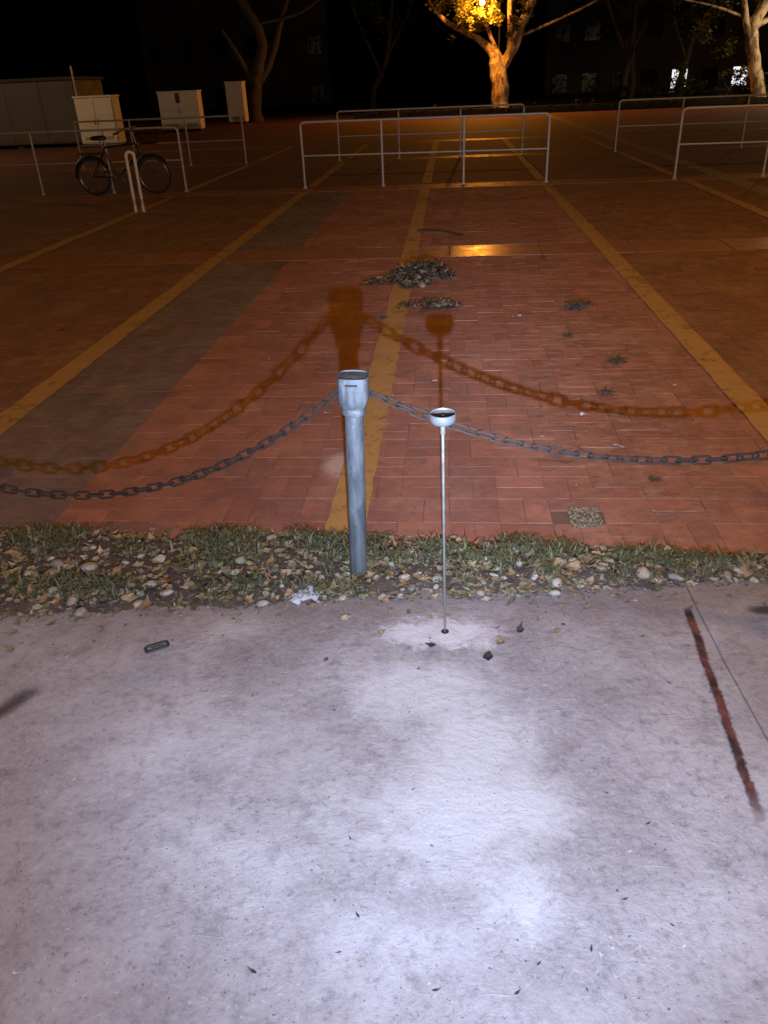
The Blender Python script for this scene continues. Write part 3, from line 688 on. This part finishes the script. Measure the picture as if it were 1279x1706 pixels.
# chain links
def link_mesh():
    pts = []; L_, W_ = .0205, .0120
    for k in range(8): a = -math.pi/2+math.pi*k/7; pts.append(Vector((L_-W_*.2+W_*math.cos(a), W_*math.sin(a), 0)))
    for k in range(8): a = math.pi/2+math.pi*k/7; pts.append(Vector((-L_+W_*.2+W_*math.cos(a), W_*math.sin(a), 0)))
    o = MB().tube(pts, .0040, 7, closed=True).build('link', M['chain'], None, True); me = o.data; bpy.data.objects.remove(o); return me
LK = link_mesh(); PITCH_L = .0440
def chain(a, b, zmin, label, group):
    a, b = Vector(a), Vector(b); t = empty('chain', ((a.x+b.x)/2, (a.y+b.y)/2, zmin)); tag(t, label, 'chain', group)
    mid = t.location.copy(); N = 400
    span = (b-a).length; sag = (a.z+b.z)/2-zmin
    # catenary parameter
    lo, hi = .05, 60.0
    for _ in range(60):
        c = (lo+hi)/2
        if c*(math.cosh(min(span/2/c, 50))-1) > sag: lo = c
        else: hi = c
    P = []
    for i in range(N+1):
        u = i/N; q = a.lerp(b, u); s = (u-.5)*span; q.z = a.z+(b.z-a.z)*u-(sag-c*(math.cosh(s/c)-1)); P.append(q)
    d = [0]
    for i in range(N): d.append(d[-1]+(P[i+1]-P[i]).length)
    n = int(d[-1]/PITCH_L); pit = d[-1]/n
    D = np.array(d); PA = np.array([tuple(p) for p in P])
    def at(s): return Vector([np.interp(s, D, PA[:, k]) for k in range(3)])
    for i in range(n):
        s = (i+.5)*pit; p = at(s); tg = (at(s+.01)-at(s-.01)).normalized()
        q = tg.to_track_quat('X', 'Z').to_matrix() @ Matrix.Rotation((R(38) if i % 2 else R(-52))+random.gauss(0, .22), 3, 'X')
        o = bpy.data.objects.new('link', LK); COL.objects.link(o); o.parent = t; o.matrix_local = Matrix.Translation(p-mid) @ q.to_4x4()
hx = bx0+.02
chain((hx-.058, by0, .666), (-2.33+.062, 2.30, .672), .293, 'heavy steel chain sagging deeply over the grey blocks', 'bollard chains')
chain((hx+.058, by0, .666), (1.62-.062, 2.17, .672), .452, 'heavy steel chain hanging behind the upright rod', 'bollard chains')

# ------------------------------------------------------------------ listening rod
rb = G(741, 1052); t = empty('listening_rod', (rb.x, rb.y, 0), (0, R(-.5), 0)); tag(t, 'thin upright steel listening rod with a shallow cup on top', 'rod')
MB().lathe([(.0015, -.03), (.0038, .03), (.0042, .3), (.0045, .672)], 14).build('shaft', M['rod'], t, True)
MB().lathe([(.006, .668), (.0072, .670), (.0072, .692), (.0062, .697)], 16).build('ferrule', M['rod'], t, True)
cup = MB().lathe([(.004, .694), (.016, .696), (.028, .701), (.0345, .709), (.0358, .718), (.0355, .729), (.0338, .730), (.0322, .726)], 40, cap=False).build('cup', M['cup'], t, True)
MB().lathe([(.0324, .7265), (.030, .719), (.020, .716), (.006, .716), (.004, .724), (.0005, .725)], 32, cap=False).build('cup_lining', M['cup_in'], cup, True)
MB().lathe([(.0125, -.004), (.0125, .0008), (.010, .0022), (.007, .0012)], 18).build('drill_rim', M['cup_in'], t)

# ------------------------------------------------------------------ railings
def railing(x0, x1, yf, label, posts=4):
    cx = (x0+x1)/2; y0, y1 = yf(x0), yf(x1); ang = math.atan2(y1-y0, x1-x0); Ln = math.hypot(x1-x0, y1-y0)/2
    t = empty('railing', (cx, (y0+y1)/2, 0), (0, 0, ang)); tag(t, label, 'railing', 'steel railings between the bays')
    H, r, rc = 1.0, .0195, .07
    pts = [(-Ln, 0, H-rc)]+[(-Ln+rc-rc*math.cos(a), 0, H-rc+rc*math.sin(a)) for a in np.linspace(.2, math.pi/2, 6)]+[(Ln-rc+rc*math.sin(a), 0, H-rc+rc*math.cos(a)) for a in np.linspace(0, math.pi/2-.2, 6)]+[(Ln, 0, H-rc)]
    MB().tube(pts, r, 12).build('top_rail', M['rail'], t, True)
    pm = fm = None
    for k in range(posts):
        x = -Ln+2*Ln*k/(posts-1); end = k in (0, posts-1); top = H-rc-.002 if end else H-r*.6
        p = MB().lathe([(r, 0), (r, top)], 12).build('post', M['rail'], t, True, (x, 0, 0))
        MB().lathe([(.055, .0), (.055, .006), (.03, .012), (.026, .03)], 16).build('foot_flange', M['rail'], p, True)
        if k: MB().tube([(-Ln+2*Ln*(k-1)/(posts-1)+r, 0, .5), (x-r, 0, .5)], .014, 10).build('mid_rail', M['rail'], t, True)
    return t
fy = lambda x: 13.80-.060*x
by = lambda x: 19.10-.035*x
railing(-2.45, 1.56, fy, 'steel railing standing in line behind the chain post')
railing(-8.56, -4.56, fy, 'steel railing with the bicycle parked against it')
railing(3.56, 7.55, fy, 'near railing at the open gap by the pale paving strip')
railing(-2.52, 1.60, by, 'farther steel railing seen through the one behind the chain post')
railing(-8.72, -4.72, by, 'farther steel railing beyond the parked bicycle')
railing(3.62, 7.6, by, 'farther steel railing beyond the pale paving strip')

# hoop bollard
a, b = G(228, 355), G(238, 352); c = (a+b)/2
t = empty('hoop_bollard', (c.x, c.y, 0)); tag(t, 'narrow pale steel hoop bollard in front of the bicycle', 'bollard')
w = .055; h_ = .80
pts = [(-w, 0, .0), (-w, 0, .4), (-w, 0, h_-w)]+[(-w*math.cos(q), 0, h_-w+w*math.sin(q)) for q in np.linspace(.25, math.pi-.25, 8)]+[(w, 0, h_-w), (w, 0, .4), (w, 0, 0)]
MB().tube(pts, .022, 12).build('hoop', M['ubar'], t, True); t.rotation_euler = (0, 0, R(12))
for s in (-1, 1):
    MB().lathe([(.0228, .10), (.0228, .18)], 14, (s*w, 0, 0), cap=False).build('band', M['rail'], t, True); MB().lathe([(.04, 0), (.04, .008), (.025, .014)], 14, (s*w, 0, 0)).build('foot_flange', M['rail'], t, True)

# ------------------------------------------------------------------ bicycle
bp = empty('bicycle', (-5.55, 13.88, 0), (R(4), 0, R(-3))); tag(bp, 'dark bicycle leaning on the railing with silver wheel rims', 'bicycle')
WR = .30
def wheel(x):
    w_ = empty('wheel', (x, 0, WR)); w_.parent = bp
    ring = lambda r, n=36: [Vector((r*math.cos(2*math.pi*k/n), 0, r*math.sin(2*math.pi*k/n))) for k in range(n)]
    MB().tube(ring(WR-.018), .018, 8, closed=True).build('tyre', M['tyre'], w_, True)
    MB().tube(ring(WR-.043), .0125, 6, closed=True).build('rim', M['rim'], w_, True)
    hb = MB().tube([(0, -.045, 0), (0, .045, 0)], .016, 10).build('hub', M['rim'], w_, True)
    sp = MB()
    for k in range(18):
        q = 2*math.pi*k/18; s = .03 if k % 2 else -.03; sp.tube([(0.014*math.cos(q+.6), s, .014*math.sin(q+.6)), ((WR-.05)*math.cos(q), 0, (WR-.05)*math.sin(q))], .0012, 4)
    sp.build('spokes', M['rim'], w_); return w_
wheel(-.53); wheel(.55)
fr = MB()
BBr, SE, HT, HB = (-.10, 0, .28), (-.25, 0, .74), (.34, 0, .80), (.38, 0, .66)
for p, q, r in ((BBr, SE, .016), (SE, HT, .015), (BBr, HB, .018), (HT, HB, .020)): fr.tube([p, q], r, 10)
for s in (-1, 1):
    fr.tube([(-.10, s*.03, .28), (-.53, s*.055, WR)], .009, 8); fr.tube([(-.25, s*.02, .70), (-.53, s*.055, WR)], .009, 8)
fr.build('frame', M['bike'], bp, True)
fk = MB()
for s in (-1, 1): fk.tube(smooth_path([(.385, s*.03, .655), (.43, s*.05, .5), (.55, s*.05, WR)]), .011, 8)
fk.tube([(.385, -.05, .655), (.385, .05, .655)], .014, 8).build('fork', M['bike'], bp, True)
MB().tube([SE, (-.29, 0, .86)], .012, 8).build('seat_post', M['rim'], bp, True)
sd = MB().lathe([(.01, 0), (.10, .005), (.125, .025), (.12, .05), (.08, .068), (.02, .072)], 24).build('saddle', M['black'], bp, True, (-.30, 0, .86)); sd.scale = (1.15, .72, 1)
hbb = MB(); hbb.tube([(.34, 0, .80), (.315, 0, .98)], .012, 8); hbb.tube(smooth_path([(.20, -.29, 1.0), (.29, -.22, 1.03), (.33, -.08, .985), (.33, .08, .985), (.29, .22, 1.03), (.20, .29, 1.0)]), .011, 8)
hb_ = hbb.build('handlebar', M['rim'], bp, True)
for s in (-1, 1): MB().tube([(.13, s*.335, .975), (.21, s*.282, 1.003)], .016, 8).build('grip', M['black'], hb_, True)
ck = MB(); ck.lathe([(.09, -.004), (.09, .004)], 24); cko = ck.build('chainring', M['rim'], bp, True, (-.10, -.05, .28)); cko.rotation_euler = (R(90), 0, 0)
for s in (-1, 1):
    cr_ = MB().tube([(-.10, s*.06, .28), (-.10+s*.12, s*.075, .28-s*.11)], .009, 8).build('crank', M['rim'], bp, True)
    MB().box((-.10+s*.12-.045, s*.12-.035, .28-s*.11-.01), (-.10+s*.12+.045, s*.12+.035, .28-s*.11+.01), .004).build('pedal', M['black'], cr_)
for cx_ in (-.53, .55):
    pts = [Vector((cx_+(WR+.02)*math.cos(q), 0, WR+(WR+.02)*math.sin(q))) for q in np.linspace(R(25 if cx_ < 0 else 40), R(185 if cx_ < 0 else 150), 14)]
    MB().tube(pts, .020, 6).build('mudguard', M['bike'], bp, True)
rk = MB()
for s in (-1, 1): rk.tube([(-.72, s*.06, .66), (-.28, s*.06, .66)], .006, 6); rk.tube([(-.62, s*.06, .66), (-.53, s*.06, WR)], .005, 6)
for x in (-.72, -.60, -.48, -.36): rk.tube([(x, -.06, .66), (x, .06, .66)], .005, 6)
rk.build('carrier', M['bike'], bp, True)
bkm = MB()
for z, hw in ((.80, .13), (.88, .15), (.98, .17)): bkm.tube([(.46, -hw, z), (.72, -hw, z), (.72, hw, z), (.46, hw, z)], .005, 6, closed=True)
for k in range(7):
    y_ = -.13+.26*k/6; y2 = -.17+.34*k/6; bkm.tube([(.46, y_, .80), (.44, y2, .98)], .003, 5); bkm.tube([(.72, y_, .80), (.74, y2, .98)], .003, 5); bkm.tube([(.46, y_, .80), (.72, y_, .80)], .003, 5)
bkm.build('basket', M['bike'], bp)

# ------------------------------------------------------------------ cabinets and the grey cabin
def cabinet(x0, x1, Y, h, dep, rz, label, doors=2, vent=False):
    w = x1-x0; t = empty('utility_cabinet', ((x0+x1)/2, Y, 0), (0, 0, rz)); tag(t, label, 'cabinet', 'white cabinets beyond the railings')
    MB().box((-w/2+.04, .02, 0), (w/2-.04, dep-.02, .10), .01).build('plinth', M['plinth'], t)
    MB().box((-w/2, 0.02, .10), (w/2, dep, h-.06), .01).build('body', M['cab_white'], t)
    MB().box((-w/2-.03, -.03, h-.06), (w/2+.03, dep+.03, h), .012).build('roof', M['cab_white'], t)
    for k in range(doors):
        a, b = -w/2+.03+k*(w-.06)/doors+.006, -w/2+.03+(k+1)*(w-.06)/doors-.006
        d = MB().box((a, -.012, .14), (b, .018, h-.10), .006).build('door', M['cab_white'], t)
        hx_ = b-.06 if k == 0 else a+.04
        MB().box((hx_, -.035, h*.5-.08), (hx_+.02, -.013, h*.5+.08), .004).build('handle', M['black'], d)
        for j in range(3): MB().box((a+.12, -.016, .22+.035*j), (b-.12, -.0125, .235+.035*j)).build('vent_slot', M['black'], d)
    if vent:
        MB().box((-.09, -.06, h-.46), (.09, -.014, h-.08), .01).build('meter_box', M['black'], t)
    return t
p0, p1 = PY(120, 158, 28), PY(187, 158, 28)
cabinet(p0.x, p1.x-.05, 28, 1.53, .6, R(-1), 'brighter white cabinet standing against the grey cabin')
p0, p1 = PY(260, 152, 37), PY(327, 152, 37)
cabinet(p0.x, p1.x, 37, 1.58, .6, R(-2), 'white cabinet with a small dark meter box on its front', 2, True)
p0, p1 = PY(372, 140, 43), PY(400, 130, 43)
cabinet(p0.x, p1.x, 43.2, 1.9, .6, R(-2), 'narrow dim cabinet beside the trunk of the bare forked tree', 1)
t = empty('site_cabin', (-14.3, 28.6, 0)); tag(t, 'low grey panelled cabin with a corner pole beside the white cabinet', 'cabin')
MB().box((-3.2, 0, .12), (1.72, 2.4, 2.02), .02).build('wall', M['cab_grey'], t)
for k in range(4): MB().box((-3.16+k*1.22, -.02, .18), (-3.16+k*1.22+1.18, -.001, 1.96), .006).build('panel', M['cab_grey'], t)
MB().box((-3.3, -.08, 2.02), (1.80, 2.5, 2.12), .02).build('roof', M['plinth'], t)
for x in (-3.0, -.7, 1.5): MB().box((x-.1, .1, 0), (x+.1, 2.2, .12), .01).build('skid', M['plinth'], t)
MB().lathe([(.03, 0), (.03, 2.42)], 10, (1.80, -.14, 0)).build('corner_pole', M['rail'], t, True)

# ------------------------------------------------------------------ trees
def leaf_cloud(name, clusters, mat, parent, size=(.07, .14)):
    """clusters: (centre, radius, count). leaf-sized faces in ragged clumps"""
    V = []; Fc = []
    for c, rad, cnt in clusters:
        c = Vector(c); subs = []
        for _ in range(max(3, int(cnt/60))):
            d = Vector([random.gauss(0, 1) for _ in range(3)]).normalized()*rad*random.random()**.45; subs.append((c+d, rad*random.uniform(.16, .34)))
        for _ in range(cnt):
            sc_, sr = random.choice(subs); p = sc_+Vector([random.gauss(0, .5) for _ in range(3)])*sr
            s = random.uniform(*size); q = Matrix.Rotation(random.uniform(0, 6.3), 3, 'Z') @ Matrix.Rotation(random.uniform(-1.1, 1.1), 3, 'X') @ Matrix.Rotation(random.uniform(-.8, .8), 3, 'Y')
            k = len(V); V += [p+q @ Vector(w) for w in ((-s, 0, 0), (-s*.2, s*.55, .1*s), (s, 0, -.15*s), (-s*.2, -s*.55, .1*s))]; Fc.append((k, k+1, k+2, k+3))
    return meshobj(name, V, Fc, mat, parent)
def tree(loc, label, trunk, limbs, clusters, size=(.07, .14), group='plane trees behind the railings', bark='bark', leaf='leaf'):
    t = empty('plane_tree', loc); tag(t, label, 'tree', group); L0 = Vector(loc)
    tp, tr = trunk; sp = smooth_path([Vector(p) for p in tp], 6)
    tk = MB().tube(sp, lerp_list(tr, len(sp)), 16, wob=.28).build('trunk', M[bark], t, True)
    for lp, lr in limbs:
        sp = smooth_path([Vector(p) for p in lp], 6); MB().tube(sp, lerp_list(lr, len(sp)), 10, wob=.28).build('limb', M[bark], tk, True)
    leaf_cloud('crown', clusters, M[leaf], t, size); return t
def rel(px, py, Y, base, dy=0.0):
    p = PY(px, py, Y); return (p.x-base[0], dy, p.z)
# tree by the visible lamp
TB = (2.55, 45.0, 0); r_ = lambda px, py, dy=0.0: rel(px, py, 45.0, TB, dy)
tree(TB, 'plane tree lit orange by the glowing street lamp',
     ([(0, 0, -.1), (0, 0, .5), r_(833, 140), r_(826, 105), r_(820, 86), r_(800, 68, .1), r_(775, 52, .2), r_(735, 28, .3), r_(690, -40, .4)], [.50, .44, .41, .34, .24, .16, .13, .11, .06]),
     [([r_(830, 125, .12), r_(840, 105, .1), r_(854, 80, .1), r_(868, 45, .1), r_(884, 8, .1), r_(915, -80, .2)], [.18, .26, .27, .23, .20, .12]),
      ([r_(850, 88, .2), r_(851, 60, .3), r_(850, 25, .4), r_(853, -60, .4)], [.17, .15, .14, .09]),
      ([r_(862, 60, .1), r_(890, 50, -.2), r_(935, 30, -.4), r_(985, 5, -.6), r_(1030, -30, -.6)], [.09, .06, .05, .045, .03]),
      ([r_(836, 100), r_(822, 70, .4), r_(800, 10, .6), r_(780, -60, .8)], [.12, .10, .08, .05])],
     [((-1.3, -.5, 4.6), 1.2, 700), ((-2.0, -.3, 4.5), 1.0, 600), ((-.5, -.5, 4.5), .9, 520), ((-1.6, -.9, 4.2), .7, 160), ((-1.1, -2.2, 5.0), .9, 160), ((-3.0, -.2, 5.0), 1.3, 420), ((.3, -.3, 4.9), 1.1, 380), ((-2.2, .5, 3.8), .8, 120), ((-2.6, .3, 5.6), 1.2, 500), ((-.3, .6, 5.2), 1.0, 380), ((.6, .5, 6.6), 2.0, 900), ((-1.8, .8, 7.0), 2.2, 900), ((2.6, 0, 7.2), 2.0, 700), ((-1.2, -.6, 4.0), .5, 90), ((.6, -.2, 3.7), .6, 70), ((-4.5, .5, 6.5), 1.6, 500)])
# bare forked tree on the left
TB2 = (PY(425, 200, 45).x, 45.0, 0); r2 = lambda px, py, dy=0.0: rel(px, py, 45.0, TB2, dy)
tree(TB2, 'dim forked plane tree beside the narrow cabinet',
     ([(0, 0, -.1), (.02, 0, .5), r2(424, 165), r2(426, 135), r2(432, 105), r2(437, 75), r2(428, 45), r2(412, 20), r2(398, -10), r2(380, -80)], [.48, .38, .34, .33, .27, .24, .25, .24, .22, .14]),
     [([r2(424, 150), r2(416, 125, -.1), r2(403, 102, -.2), r2(390, 80, -.25), r2(372, 50, -.3)], [.15, .14, .13, .12, .05]),
      ([r2(430, 140), r2(446, 112, .1), r2(456, 80, .2), r2(470, 20, .3), r2(490, -60, .4)], [.16, .17, .15, .12, .07]),
      ([r2(430, 40), r2(500, 20, .2), r2(560, -30, .4)], [.08, .06, .03])],
     [((-.5, 0, 7.5), 2.2, 700), ((1.6, .3, 7.6), 1.8, 500), ((-2.4, .2, 7.0), 1.6, 400)], bark='unlit_bark')
# right tree
TB3 = (PY(1262, 172, 44).x, 44.0, 0); r3 = lambda px, py, dy=0.0: rel(px, py, 44.0, TB3, dy)
tree(TB3, 'plane tree with bright flaking bark beyond the end railing',
     ([(.05, 0, -.1), (0, 0, .3), r3(1260, 135), r3(1256, 100), r3(1252, 70), r3(1256, 40), r3(1272, 10), r3(1295, -40)], [.40, .34, .31, .30, .30, .27, .25, .16]),
     [([r3(1252, 75), r3(1243, 45, -.1), r3(1240, 20, -.1), r3(1236, -40, -.1)], [.18, .16, .14, .08]),
      ([r3(1256, 45), r3(1300, 20, .2), r3(1350, -20, .4)], [.15, .12, .07]),
      ([r3(1242, 30), r3(1190, 12, -.3), r3(1130, 0, -.5)], [.07, .05, .03])],
     [((-2.2, .6, 2.6), 1.1, 320), ((.9, .3, 2.2), .8, 260), ((-3.2, .9, 4.4), 1.7, 650), ((-1.2, .3, 5.2), 1.4, 500), ((1.2, .2, 4.4), 1.1, 400), ((-5.2, 1.2, 5.6), 1.8, 500), ((-1.6, -.3, 1.5), .6, 90)], (.08, .16))
# back row
def back_tree(x, Y, lean, rt, label, h=3.2, n=500):
    tree((x, Y, 0), label, ([(0, 0, -.1), (.05, 0, 1.2), (lean*.5, 0, h*.6), (lean, 0, h), (lean*1.3, 0, h+2.5)], [rt*1.15, rt, rt*.9, rt*.75, rt*.4]),
         [([(lean*.5, 0, h*.65), (lean*.5-.8, .2, h+.6), (lean*.5-1.6, .3, h+2.4)], [rt*.55, rt*.45, rt*.2]), ([(lean*.8, 0, h*.85), (lean+.9, -.2, h+1.2), (lean+1.6, -.2, h+2.6)], [rt*.5, rt*.4, rt*.2])],
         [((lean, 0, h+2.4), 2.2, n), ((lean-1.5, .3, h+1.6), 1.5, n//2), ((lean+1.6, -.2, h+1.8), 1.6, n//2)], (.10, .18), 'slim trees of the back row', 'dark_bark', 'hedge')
back_tree(9.6, 50, .3, .20, 'slim dark tree left of the white window glimmer'); back_tree(10.7, 53, -.2, .17, 'thin pale trunk close behind the slim dark tree'); back_tree(13.2, 52, .4, .18, 'slim tree right of the white window glimmer')
back_tree(-4.6, 52, 1.0, .18, 'slanting dark tree between the lamp and the bare forked tree')
def shrub(x, Y, h, label, n=260):
    t = empty('shrub', (x, Y, 0)); tag(t, label, 'shrub', 'shrubs under the back trees')
    st_ = MB()
    for k in range(5): a = k*1.26; st_.tube([(0, 0, 0), (.2*math.cos(a), .2*math.sin(a), h*.4), (.5*math.cos(a), .4*math.sin(a), h*.8)], [.03, .02, .01], 6)
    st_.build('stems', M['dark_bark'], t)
    leaf_cloud('foliage', [((0, 0, h*.5), h*.5, n), ((.6, .1, h*.4), h*.4, n*2//3), ((-.6, 0, h*.45), h*.42, n*2//3), ((0, .1, h*.25), h*.35, n//2)], M['leaf'], t, (.05, .10))
shrub(10.6, 47, 1.7, 'loose shrub left of the white window glimmer'); shrub(12.5, 49, 2.0, 'loose shrub hiding part of the white window glimmer', 620); shrub(15.0, 47, 1.9, 'loose shrub beside the bright barked tree', 620); shrub(8.6, 48, 1.5, 'low shrub beside the slim dark tree'); shrub(16.4, 45.5, 2.2, 'yellow lit shrub right of the bright barked tree')
# low hedge in front of the tree line
hd = empty('hedge', (6.5, 42.0, 0)); tag(hd, 'low dark hedge below the lamp tree and the bright barked tree', 'hedge')
cl = [((x+random.uniform(-.1, .1), random.uniform(-.2, .2), .20), .30, 90) for x in np.arange(-11, 14, .42)]
leaf_cloud('foliage', cl, M['hedge'], hd, (.03, .07))
MB().box((-11.2, -.22, 0), (14, .22, .30), .05).build('core', M['plinth'], hd)

# ------------------------------------------------------------------ street lamps
def street_lamp(x, y, z, label, globe, color, power, arm=(0, 0)):
    t = empty('street_lamp', (x+arm[0], y+arm[1], 0)); tag(t, label, 'street lamp', 'street lamps'); A = Vector((-arm[0], -arm[1], 0))
    MB().lathe([(.14, 0), (.14, .04), (.075, .10), (.06, .5), (.042, z+.1), (.03, z+.25)], 14).build('pole', M['pole'], t, True)
    if A.length > .01: MB().tube(smooth_path([(0, 0, z+.15), (A.x*.4, A.y*.4, z+.34), (A.x, A.y, z+.30)]), .025, 8).build('arm', M['pole'], t, True)
    MB().lathe([(.05, .12), (.10, .14), (.15, .11), (.17, .09), (.16, .08)], 20, (A.x, A.y, z)).build('hood', M['pole'], t, True)
    MB().lathe([(.02, -.11), (.08, -.09), (.12, -.04), (.13, .02), (.11, .075), (.05, .085)], 20, (A.x, A.y, z)).build('globe', M[globe], t, True)
    ld = bpy.data.lights.new('lamp_light', 'POINT'); ld.energy = power; ld.color = color; ld.shadow_soft_size = .2
    lo = bpy.data.objects.new('lamp_light', ld); COL.objects.link(lo); lo.parent = t; lo.location = (A.x, A.y, z-.26)
    return t
lp = PY(803, 4, 43.6)
street_lamp(lp.x, lp.y, lp.z, 'lit orange sodium lamp glowing in front of the tree', 'sodium', (1.0, .33, .03), 2100, (.95, 1.9))
street_lamp(6.2, 3.6, 6.0, 'lit orange sodium lamp beside the brick bays', 'sodium', SOD, 800, (.6, -.3))
street_lamp(4.6, -3.0, 6.6, 'added orange sodium lamp out of view on the far side of the concrete pavement', 'sodium', SOD, 700, (.6, -.3))  # unseen lamp added to soften the shadows of the right-hand lamp
street_lamp(-4.4, -3.4, 6.6, 'added orange sodium lamp out of view behind the maroon patch on the concrete', 'sodium', SOD, 480, (-.6, -.3))  # another unseen lamp, added behind the camera to thin those shadows
street_lamp(-17.5, 21, 5.5, 'lit orange sodium lamp facing the white cabinets', 'sodium', (1, .66, .36), 620, (-.6, 0))
street_lamp(17.4, 41.2, 4.2, 'lit warm lamp beside the tree with bright bark', 'warm', (1, .66, .34), 800, (.8, .3))

# ------------------------------------------------------------------ far buildings with a few lit windows behind the trees
def building(x, Y, w, d, h, label, lit):
    t = empty('far_building', (x, Y, 0)); tag(t, label, 'building', 'far buildings behind the trees')
    MB().box((-w/2, 0, 0), (w/2, d, h)).build('wall', M['facade'], t)
    MB().box((-w/2-.3, -.3, h), (w/2+.3, d+.3, h+.5), .05).build('roof', M['plinth'], t)
    k = 0; nx = int(w/2.6)
    for fl in range(int(h/3.2)):
        for i in range(nx):
            wx, wz = -w/2+1.3+i*(w-2.6)/max(nx-1, 1), (.15 if fl == 0 else 1.0)+fl*3.2
            f = MB().box((wx-.75, -.05, wz-.08), (wx+.75, -.002, wz+1.58)).build('window', M['plinth'], t)
            MB().box((wx-.66, -.07, wz), (wx+.66, -.051, wz+1.5)).build('pane', M['window_lit' if (fl, i) in lit else 'window_dark'], f); k += 1
    return t
building(20.7, 82, 24, 10, 9.6, 'dark far building with lit windows behind the bright barked tree', {(0, 4), (0, 6)})
building(-20.5, 84, 18, 10, 9.6, 'dark far building with one lit window behind the forked tree', {(0, 6)})
